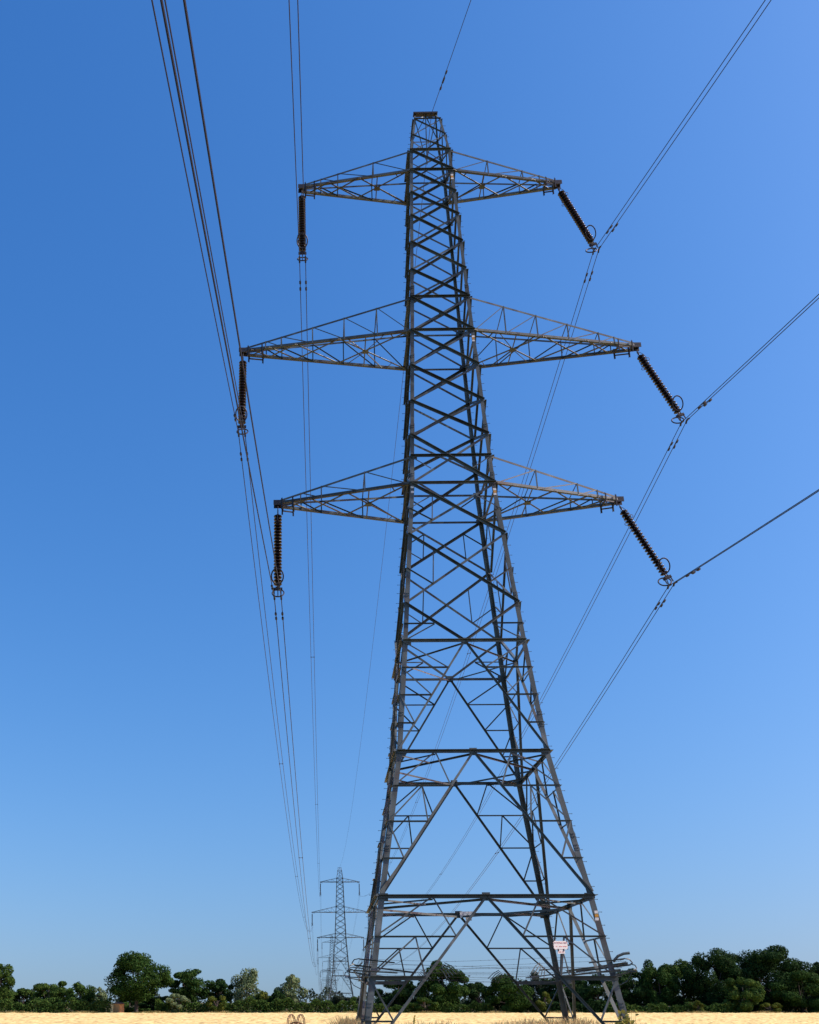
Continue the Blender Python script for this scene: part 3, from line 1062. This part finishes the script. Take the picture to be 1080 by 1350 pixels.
def crown(cx, cy, zlo, zhi, rx, ry, nclump, nleaf, size, seed, shape='round', fill=0.85):
    r = np.random.default_rng(seed)
    zc, rz = (zlo + zhi) / 2, (zhi - zlo) / 2
    cl = []
    i = 0
    while len(cl) < nclump:
        u = r.normal(size=3); u /= np.linalg.norm(u)
        rad = r.uniform(0.3, 1.0) ** 0.45
        if shape == 'dome' and u[2] < -0.55: u[2] = -0.55
        cr = r.uniform(0.17, 0.32)
        q = u * rad * (1 - cr * 0.9)
        w = 1.0
        if shape == 'cone': w = 0.55 + 0.45 * (1 - (q[2] + 1) / 2)
        if shape == 'dome': w = 1.0 if q[2] < 0.2 else 1.0
        cl.append((q[0] * rx * w, q[1] * ry * w, q[2] * rz, cr))
        i += 1
    Cs, Ns, per = [], [], nleaf // nclump
    for (x, y, z, cr) in cl:
        m = int(per * r.uniform(0.6, 1.4))
        u = r.normal(size=(m, 3)); u /= np.linalg.norm(u, axis=1)[:, None]
        rr = r.uniform(0.3, 1.0, m) ** 0.45
        sc = np.array([rx, ry, rz]) * cr
        sc = np.maximum(sc, 0.25 * max(sc))
        P = np.array([x, y, z]) + u * rr[:, None] * sc * np.array([1, 1, r.uniform(0.65, 0.95)])
        nn = u + r.normal(size=(m, 3)) * 0.55 + np.array([0, 0, 0.25])
        nn /= np.linalg.norm(nn, axis=1)[:, None]
        Cs.append(P); Ns.append(nn)
    C = np.concatenate(Cs); N = np.concatenate(Ns)
    fx = rx / np.percentile(np.abs(C[:, 0]), 99.0)
    zq0, zq1 = np.percentile(C[:, 2], 0.6), np.percentile(C[:, 2], 99.4)
    C[:, :2] *= fx
    fz = 2 * rz / (zq1 - zq0)
    C[:, 2] = (C[:, 2] - (zq0 + zq1) / 2) * fz
    cl = [(x * fx, y * fx, z * fz, cr) for x, y, z, cr in cl]
    C[:, 2] += zc
    C[:, 2] = np.maximum(C[:, 2], 0.1)
    V, Fq = leaf_quads(C, N, size, r)
    return V, Fq, [(x, y, z + zc, cr) for x, y, z, cr in cl]

def tree(name, label, cat, px, top, wpx, dist, mat, seed, bottom=1331, shape='round', dens=1.0, group=None, nclump=30, trunk=0.22, size=0.17, leanx=0.0):
    x, y = px2w(px, dist)
    zt = zof(top, dist)
    zl = max(0.15, zof(bottom, dist))
    w = wpx * mpp(dist) / 2
    root = empty(name, (x, y, 0))
    V, Fq, cl = crown(0, 0, zl, zt, w, w * 0.9, nclump, int(9000 * dens * max(0.5, min(2.2, w * (zt - zl) / 22))), size, seed, shape)
    np_mesh('crown', V, Fq, M[mat], root)
    mb = MB()
    r = random.Random(seed)
    zf = lerp(zl, zt, 0.35)
    mb.tube([(0, 0, -0.2), (0.03, 0, 0.5), (leanx * 0.3 + r.uniform(-.1, .1), 0, zf * 0.6), (leanx, 0, zf), (leanx, 0.1, lerp(zl, zt, 0.75))], trunk * 1.25, 8, r2=trunk * 0.3)
    big = sorted(cl, key=lambda c: -c[3])[:12]
    for (cx_, cy_, cz_, cr) in big:
        s = Vector((leanx * 0.6, 0, max(0.4, min(cz_ - 0.4, zf * r.uniform(0.55, 0.95)))))
        e_ = Vector((cx_, cy_, cz_))
        mid = s.lerp(e_, 0.5) + Vector((r.uniform(-.3, .3), r.uniform(-.3, .3), r.uniform(-0.1, 0.5)))
        mb.tube([s, mid, e_], trunk * 0.38, 6, r2=0.03)
    mb.build('trunk', M['bark'], root)
    tag(root, label, cat, group)
    return root

G_L = 'trees along the far hedge on the left'
G_R = 'dark trees of the wood on the right'
G_M = 'trees seen through the pylon legs'
tree('tree', 'green bushy tree cut off by the left edge of the photo', 'tree', -3, 1272, 42, 176, 'mid', 11, 1333, dens=1.3, group=G_L)
tree('tree', 'low dark bushy tree right of the tall tree cut off by the left edge', 'tree', 30, 1304, 34, 184, 'mid', 12, 1334, dens=1.3, group=G_L)
tree('tree', 'broad rounded mid green tree between the left edge and the oak', 'tree', 63, 1295, 52, 180, 'mid', 13, 1334, dens=1.6, group=G_L)
tree('tree', 'small dense tree immediately left of the oak', 'tree', 105, 1297, 36, 178, 'mid', 14, 1334, dens=1.5, group=G_L)
tree('tree', 'wispy pale tree half hidden by the left side of the oak', 'tree', 129, 1303, 22, 186, 'pale', 15, 1334, dens=0.8, group=G_L)
tree('oak_tree', 'large spreading dark oak with a visible trunk beside the timber shed', 'tree', 180, 1258, 86, 174, 'oak', 16, 1319, shape='round', dens=1.4, nclump=62, trunk=0.36, group=G_L)
tree('tree', 'wide flat topped dark tree just right of the big oak', 'tree', 250, 1279, 58, 178, 'oak', 17, 1320, dens=1.2, nclump=36, group=G_L)
tree('tree', 'compact very dark rounded tree left of the pale willow', 'tree', 291, 1292, 34, 180, 'dark', 18, 1326, dens=1.5, group=G_L)
tree('willow_tree', 'tall airy pale grey green willow showing its dark stems', 'tree', 325, 1278, 40, 178, 'pale', 19, 1330, dens=0.75, group=G_L, nclump=26)
tree('tree', 'small brownish bush tree at the right foot of the pale willow', 'tree', 347, 1308, 22, 176, 'olive', 20, 1333, dens=1.2, group=G_L)
tree('tree', 'light green rounded tree standing alone near the far pylons', 'tree', 382, 1286, 42, 178, 'pale', 21, 1328, dens=1.0, group=G_L, nclump=26)
tree('tree', 'low dark tree at the left foot of the light green tree', 'tree', 364, 1308, 20, 175, 'dark', 22, 1333, dens=1.4, group=G_L)
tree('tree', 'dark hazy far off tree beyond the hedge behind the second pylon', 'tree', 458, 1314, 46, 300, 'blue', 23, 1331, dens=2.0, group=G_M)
tree('tree', 'dark low crowned tree behind the left leg of the near pylon', 'tree', 526, 1291, 60, 178, 'dark', 24, 1330, dens=1.6, group=G_M)
tree('tree', 'tall dark rounded tree framed by the left brace of the near pylon', 'tree', 585, 1269, 66, 176, 'oak', 25, 1331, dens=1.9, nclump=40, group=G_M)
tree('tree', 'dark tree between the tall rounded tree and the bushy tree', 'tree', 632, 1296, 44, 184, 'dark', 26, 1333, dens=1.6, group=G_M)
tree('tree', 'bushy olive tinged tree in front of the wood, left of the sign', 'tree', 672, 1287, 64, 174, 'oak', 27, 1334, dens=2.0, nclump=36, group=G_M)
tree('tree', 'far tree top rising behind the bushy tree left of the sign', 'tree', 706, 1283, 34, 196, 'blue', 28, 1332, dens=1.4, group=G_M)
tree('tree', 'dark tree directly behind the dark rear leg of the near pylon', 'tree', 742, 1291, 56, 184, 'dark', 29, 1333, dens=1.9, group=G_R)
tree('tree', 'dark tree seen between the rear and right legs of the near pylon', 'tree', 790, 1287, 60, 182, 'dark', 30, 1333, dens=1.9, group=G_R)
tree('tree', 'dark tree just outside the right leg of the near pylon', 'tree', 838, 1279, 54, 184, 'dark', 31, 1333, dens=1.9, group=G_R)
tree('tree', 'dark tree with sky gaps right of the near pylon', 'tree', 872, 1269, 50, 182, 'oak', 32, 1332, dens=1.7, group=G_R, nclump=36)
tree('tree', 'lighter topped tree between two dark domes of the wood', 'tree', 903, 1268, 42, 186, 'mid', 33, 1332, dens=1.7, group=G_R)
tree('tree', 'big dark dome shaped tree in the middle of the right wood', 'tree', 948, 1255, 72, 180, 'dark', 34, 1333, dens=2.2, nclump=44, group=G_R)
tree('tree', 'tallest and widest dark tree of the wood near the right edge', 'tree', 1018, 1251, 98, 182, 'dark', 35, 1333, dens=2.4, nclump=52, group=G_R)
tree('tree', 'lower dark tree in front, cut off by the right edge', 'tree', 1057, 1282, 78, 176, 'oak', 36, 1335, dens=2.0, group=G_R)
tree('tree', 'dark tree beyond the right edge closing the wood', 'tree', 1098, 1270, 60, 186, 'dark', 37, 1334, dens=1.8, group=G_R)
tree('shrub', 'round olive bush standing in front of the wood at the right', 'shrub', 982, 1290, 50, 173, 'mid', 38, 1336, dens=2.2, group='shrubs at the field edge', nclump=26)
tree('shrub', 'small sunlit olive shrub in front of the wood behind the sign', 'shrub', 718, 1309, 22, 174, 'olive', 39, 1334, dens=1.6, group='shrubs at the field edge', nclump=14)
tree('shrub', 'mid green bush behind the oak, between the shed and the trunk', 'shrub', 171, 1318, 30, 190, 'mid', 45, 1335, dens=1.6, group='shrubs at the field edge', nclump=16)
tree('shrub', 'green bush seen just right of the oak trunk', 'shrub', 190, 1318, 30, 188, 'mid', 47, 1335, dens=1.6, group='shrubs at the field edge', nclump=16)
tree('shrub', 'dark bush at the right foot of the big oak', 'shrub', 206, 1314, 42, 182, 'dark', 46, 1335, dens=1.6, group='shrubs at the field edge', nclump=18)
tree('shrub', 'pale green pointed shrub in the hedge right of the oak', 'shrub', 236, 1311, 30, 172, 'pale', 40, 1334, dens=1.6, group='shrubs at the field edge', nclump=16)
tree('shrub', 'round olive shrub bulging from the hedge below the dark tree', 'shrub', 286, 1314, 28, 171.5, 'olive', 41, 1334, dens=1.6, group='shrubs at the field edge', nclump=16)
tree('shrub', 'yellow green shrub below the tall tree framed by the pylon', 'shrub', 560, 1316, 34, 172, 'mid', 42, 1334, dens=1.6, group='shrubs at the field edge', nclump=16)
tree('shrub', 'upright green shrub below the big dark dome tree', 'shrub', 918, 1320, 16, 172, 'olive', 43, 1335, dens=1.6, group='shrubs at the field edge', nclump=12)
tree('shrub', 'low spreading green shrub right of the round bush', 'shrub', 1014, 1323, 30, 172, 'olive', 44, 1336, dens=1.6, group='shrubs at the field edge', nclump=14)

def hedge(label, px0, px1, top, dist, mat, seed, n, amp=1.0):
    r = np.random.default_rng(seed)
    x0, y0 = px2w(px0, dist); x1, y1 = px2w(px1, dist)
    root_x, root_y = (x0 + x1) / 2, (y0 + y1) / 2
    u = r.uniform(0, 1, n)
    L = math.hypot(x1 - x0, y1 - y0)
    h = zof(top, dist) * (1 + 0.14 * np.sin(u * L * 1.1 + seed) + 0.10 * np.sin(u * L * 2.9) + 0.07 * np.sin(u * L * 0.33 + 2)) * amp
    v = r.uniform(0, 1, n) ** 0.7
    w = r.normal(size=n) * 0.55 * (1.05 - v * 0.5)
    C = np.stack([x0 + (x1 - x0) * u - root_x, y0 + (y1 - y0) * u - root_y + w, 0.05 + v * h + r.normal(size=n) * 0.06], 1)
    N = r.normal(size=(n, 3)) + np.array([0, -0.4, 0.6]); N /= np.linalg.norm(N, axis=1)[:, None]
    V, Fq = leaf_quads(C, N, 0.15, r)
    o = np_mesh('hedge', V, Fq, M[mat], None, (root_x, root_y, 0))
    return tag(o, label, 'hedge', 'field hedges')
hedge('low green hedge from the left edge of the photo to the timber shed', -30, 147, 1321, 172.5, 'mid', 9, 11000)
hedge('long clipped green hedge between the big oak and the left leg of the pylon', 205, 470, 1320, 172.5, 'mid', 3, 17000)
hedge('low bright green hedge behind the left half of the pylon base', 466, 650, 1325, 172.5, 'mid', 4, 11000)
hedge('low green hedge in front of the dark wood right of the pylon', 800, 965, 1325, 172.5, 'mid', 5, 10000)
hedge('dark low undergrowth below the wood behind the pylon base', 640, 812, 1322, 176.5, 'dark', 6, 12000)
hedge('dark undergrowth below the wood at the right edge', 940, 1110, 1318, 178, 'dark', 8, 12000)

def far_wood():
    r = np.random.default_rng(77)
    n = 16000
    px = r.uniform(-60, 1140, n)
    dist = r.uniform(520, 640, n)
    topz = 7 + 2.5 * np.sin(px * 0.05) + 2 * np.sin(px * 0.13 + 1) + 1.2 * np.sin(px * 0.31)
    X = (px - PPX) * dist * math.cos(PIT) / F_PX
    c, s = math.cos(YAW), math.sin(YAW)
    C = np.stack([CAM.x + X * c - dist * s, CAM.y + X * s + dist * c, r.uniform(0, 1, n) ** 0.7 * topz], 1)
    N = r.normal(size=(n, 3)); N /= np.linalg.norm(N, axis=1)[:, None]
    V, Fq = leaf_quads(C, N, 0.8, r)
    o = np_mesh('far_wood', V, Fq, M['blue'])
    tag(o, 'thin line of far off woods on the horizon', 'woodland', kind='stuff')
far_wood()

# dry grass verge at the foot of the hedge
def verge():
    r = np.random.default_rng(9)
    n = 26000
    px = r.uniform(-30, 1110, n); dist = r.uniform(169.6, 171.6, n)
    X = (px - PPX) * dist * math.cos(PIT) / F_PX
    c, s = math.cos(YAW), math.sin(YAW)
    P = np.stack([CAM.x + X * c - dist * s, CAM.y + X * s + dist * c, np.zeros(n)], 1)
    H = r.uniform(0.45, 0.95, n) * (0.85 + 0.25 * np.sin(px * 0.07))
    blades('verge_grass', P, H, np.full(n, 0.06), M['verge'], 'strip of dry uncut grass between the wheat and the hedge', 'grass', seed=2)
verge()

# rough grass round the tower feet
def rough():
    r = np.random.default_rng(19)
    Ps, Hs = [], []
    c, s = math.cos(YAW), math.sin(YAW)
    def patch(px0, px1, d0, d1, n, hlo, hhi):
        px = r.uniform(px0, px1, n); dist = r.uniform(d0, d1, n)
        X = (px - PPX) * dist * math.cos(PIT) / F_PX
        Ps.append(np.stack([CAM.x + X * c - dist * s, CAM.y + X * s + dist * c, np.zeros(n)], 1))
        env = np.sin(np.clip((px - px0) / (px1 - px0), 0, 1) * np.pi) ** 0.6
        Hs.append(r.uniform(hlo, hhi, n) * 1.09 * (0.66 + 0.34 * env))
    patch(432, 500, 36, 44, 2600, 1.05, 1.62)
    patch(442, 470, 38, 42, 900, 1.3, 1.72)
    patch(620, 780, 38, 48, 2600, 1.0, 1.58)
    patch(690, 800, 40, 48, 1800, 1.1, 1.68)
    patch(490, 640, 37, 48, 2200, 0.8, 1.5)
    patch(770, 870, 36, 46, 1500, 0.9, 1.52)
    patch(400, 900, 33, 52, 2600, 0.5, 1.1)
    P = np.concatenate(Ps); H = np.concatenate(Hs)
    blades('rough_grass', P, H, r.uniform(0.012, 0.024, len(P)), M['dry'], 'tall dry seeding grass round the feet of the near pylon', 'grass', lean=0.5, seed=4, head=0.35)
rough()

# ------------------------------------------------------------------ weeds, shed, houses, bird, implement
def weed(px, dist, top, w, n, label, seed):
    x, y = px2w(px, dist); H = zof(top, dist)
    root = empty('weed', (x, y, 0))
    r = np.random.default_rng(seed); rr = random.Random(seed)
    mb = MB(); C, N = [], []
    for j in range(n):
        a = rr.uniform(0, 6.28); rad = rr.uniform(0.1, 1) * w
        hh = H * rr.uniform(0.6, 1.0) if j else H
        tip = Vector((math.cos(a) * rad, math.sin(a) * rad, hh))
        mb.tube([(0.03 * math.cos(a), 0.03 * math.sin(a), 0), tip * 0.5 + Vector((0, 0, 0.12)), tip], 0.011, 5, r2=0.004)
        for i in range(16):
            t = rr.uniform(0.25, 1.0)
            p = tip * t
            C.append((p.x + rr.uniform(-.09, .09), p.y + rr.uniform(-.09, .09), p.z + rr.uniform(-.03, .05)))
            N.append((rr.uniform(-1, 1), rr.uniform(-1, 1), rr.uniform(0.2, 1.2)))
    C, N = np.array(C), np.array(N); N /= np.linalg.norm(N, axis=1)[:, None]
    V, Fq = leaf_quads(C, N, 0.085, r)
    np_mesh('leaves', V, Fq, M['weed'], root)
    mb.build('stem', M['weed'], root)
    tag(root, label, 'weed', 'weeds in the crop')
weed(826, 35.4, 1333, 0.5, 34, 'bushy yellow green weed at the foot of the right pylon leg', 51)
weed(545, 78, 1337.8, 0.12, 3, 'small dark weed head poking from the wheat between the pylon legs', 52)
weed(463, 60, 1342.5, 0.15, 3, 'small weed beside the rear left foot of the pylon', 53)

def shed():
    d = 172.5
    x, y = px2w(157, d)
    w = 8.5 * mpp(d); H = zof(1323.5, d)
    root = empty('shed', (x, y, 0), R(52))
    mb = MB(); mb.box((0, 0, H / 2 - 0.1), w, 1.5, H + 0.2)
    for i in range(9): mb.box((-w / 2 + (i + 0.5) * w / 9, -0.762, H / 2), w / 9 - 0.03, 0.03, H - 0.05)
    mb.build('wall', M['timber'], root)
    rf = MB()
    rf._add([(-w / 2 - .12, -.87, H - .02), (w / 2 + .12, -.87, H - .02), (w / 2 + .12, .87, H - .02), (-w / 2 - .12, .87, H - .02), (-w / 2 - .12, 0, H + .3), (w / 2 + .12, 0, H + .3)],
            [(0, 1, 5, 4), (2, 3, 4, 5), (0, 4, 3), (1, 2, 5), (3, 2, 1, 0)])
    rf.build('roof', M['felt'], root)
    dr = MB(); dr.box((-0.1, -0.80, H * 0.45), 0.5, 0.04, H * 0.85); dr.build('door', M['timber'], root)
    tag(root, 'tan timber shed tucked under the left side of the oak', 'shed')
shed()

def house(px, dist, wpx, top, label):
    x, y = px2w(px, dist); H = zof(top, dist); w = wpx * mpp(dist)
    root = empty('farm_building', (x, y, 0))
    mb = MB(); mb.box((0, 0, (H - 0.35) / 2), w, 3.0, H - 0.35); mb.build('wall', M['render'], root)
    rf = MB()
    e = H - 0.35
    rf._add([(-w / 2 - .15, -1.7, e), (w / 2 + .15, -1.7, e), (w / 2 + .15, 1.7, e), (-w / 2 - .15, 1.7, e), (-w / 2 - .15, 0, H), (w / 2 + .15, 0, H)],
            [(0, 1, 5, 4), (2, 3, 4, 5), (0, 4, 3), (1, 2, 5), (3, 2, 1, 0)])
    rf.build('roof', M['tile'], root)
    wd = MB(); wd.box((w * 0.2, -1.51, e * 0.55), 0.35 * w, 0.04, e * 0.3); wd.build('window', M['slate'], root)
    tag(root, label, 'building')
house(451, 225, 4, 1323.5, 'tiny white farm building left of the two beyond the hedge')
house(462, 230, 8, 1324.5, 'long low white farm building right of the two beyond the hedge')

def bird():
    d = 120.0
    x, y = px2w(620.5, d); z = zof(1287, d)
    root = empty('bird', (x, y, z), R(40))
    mb = MB()
    mb.lathe([(0.01, -0.16), (0.05, -0.08), (0.06, 0.02), (0.045, 0.09), (0.035, 0.13), (0.01, 0.17)], 8)
    b = mb.build('body', M['bird'], root, smooth=True); b.rotation_euler = (R(90), 0, 0)
    for s in (-1, 1):
        w = MB()
        w._add([(0, 0.06, 0.02), (s * 0.16, 0.08, 0.09), (s * 0.34, 0.0, 0.05), (s * 0.15, -0.05, 0.08), (0, -0.08, 0.02),
                (0, 0.06, 0.03), (s * 0.16, 0.08, 0.10), (s * 0.34, 0.0, 0.06), (s * 0.15, -0.05, 0.09), (0, -0.08, 0.03)],
               [(0, 1, 3, 4), (1, 2, 3), (9, 8, 6, 5), (8, 7, 6), (0, 5, 6, 1), (1, 6, 7, 2), (2, 7, 8, 3), (3, 8, 9, 4)])
        w.build('wing', M['bird'], root)
    tag(root, 'tiny dark bird flying beside the tall dark tree', 'bird')
bird()

def implement():
    d = 78.0
    x, y = px2w(390.5, d)
    k = mpp(d)
    root = empty('farm_implement', (x, y, 0))
    top = zof(1337.2, d)
    r0 = top / 2 * 0.98
    for sx in (-1, 1):
        wh = MB()
        c = Vector((sx * 6.2 * k, 0, r0))
        yaw = R(68)
        ax = Vector((math.cos(yaw), math.sin(yaw), 0)); up = Vector((0, 0, 1)); nrm = Vector((math.sin(yaw), -math.cos(yaw), 0))
        for o in (-0.055, 0.055):
            wh.tube(ring_pts(c + nrm * o, (r0, r0), ax, up, 40)[:-1], 0.032, 6, closed=True)
        for j in range(10):
            a = j * math.pi / 5
            wh.tube([c, c + ax * (math.cos(a) * r0) + up * (math.sin(a) * r0)], 0.014, 5)
        wh.tube([c - nrm * 0.14, c + nrm * 0.14], 0.07, 8)
        wh.build('wheel', M['rust'], root)
    fr = MB()
    zf = zof(1347.3, d)
    fr.bar((-6.4 * k, 0, r0), (6.4 * k, 0, r0), 0.07)
    fr.box((0, -0.05, zf - 0.04), 9.5 * k, 0.08, 0.08)
    for j in range(5): fr.box(((j - 2) * 2.1 * k, -0.04, zf - 0.24), 0.05, 0.05, 0.36)
    fr.box((0, -0.05, zf - 0.44), 9.5 * k, 0.10, 0.12)
    fr.build('frame', M['rust'], root)
    tag(root, 'old rusty farm implement with two iron wheels standing in the wheat', 'farm implement')
implement()
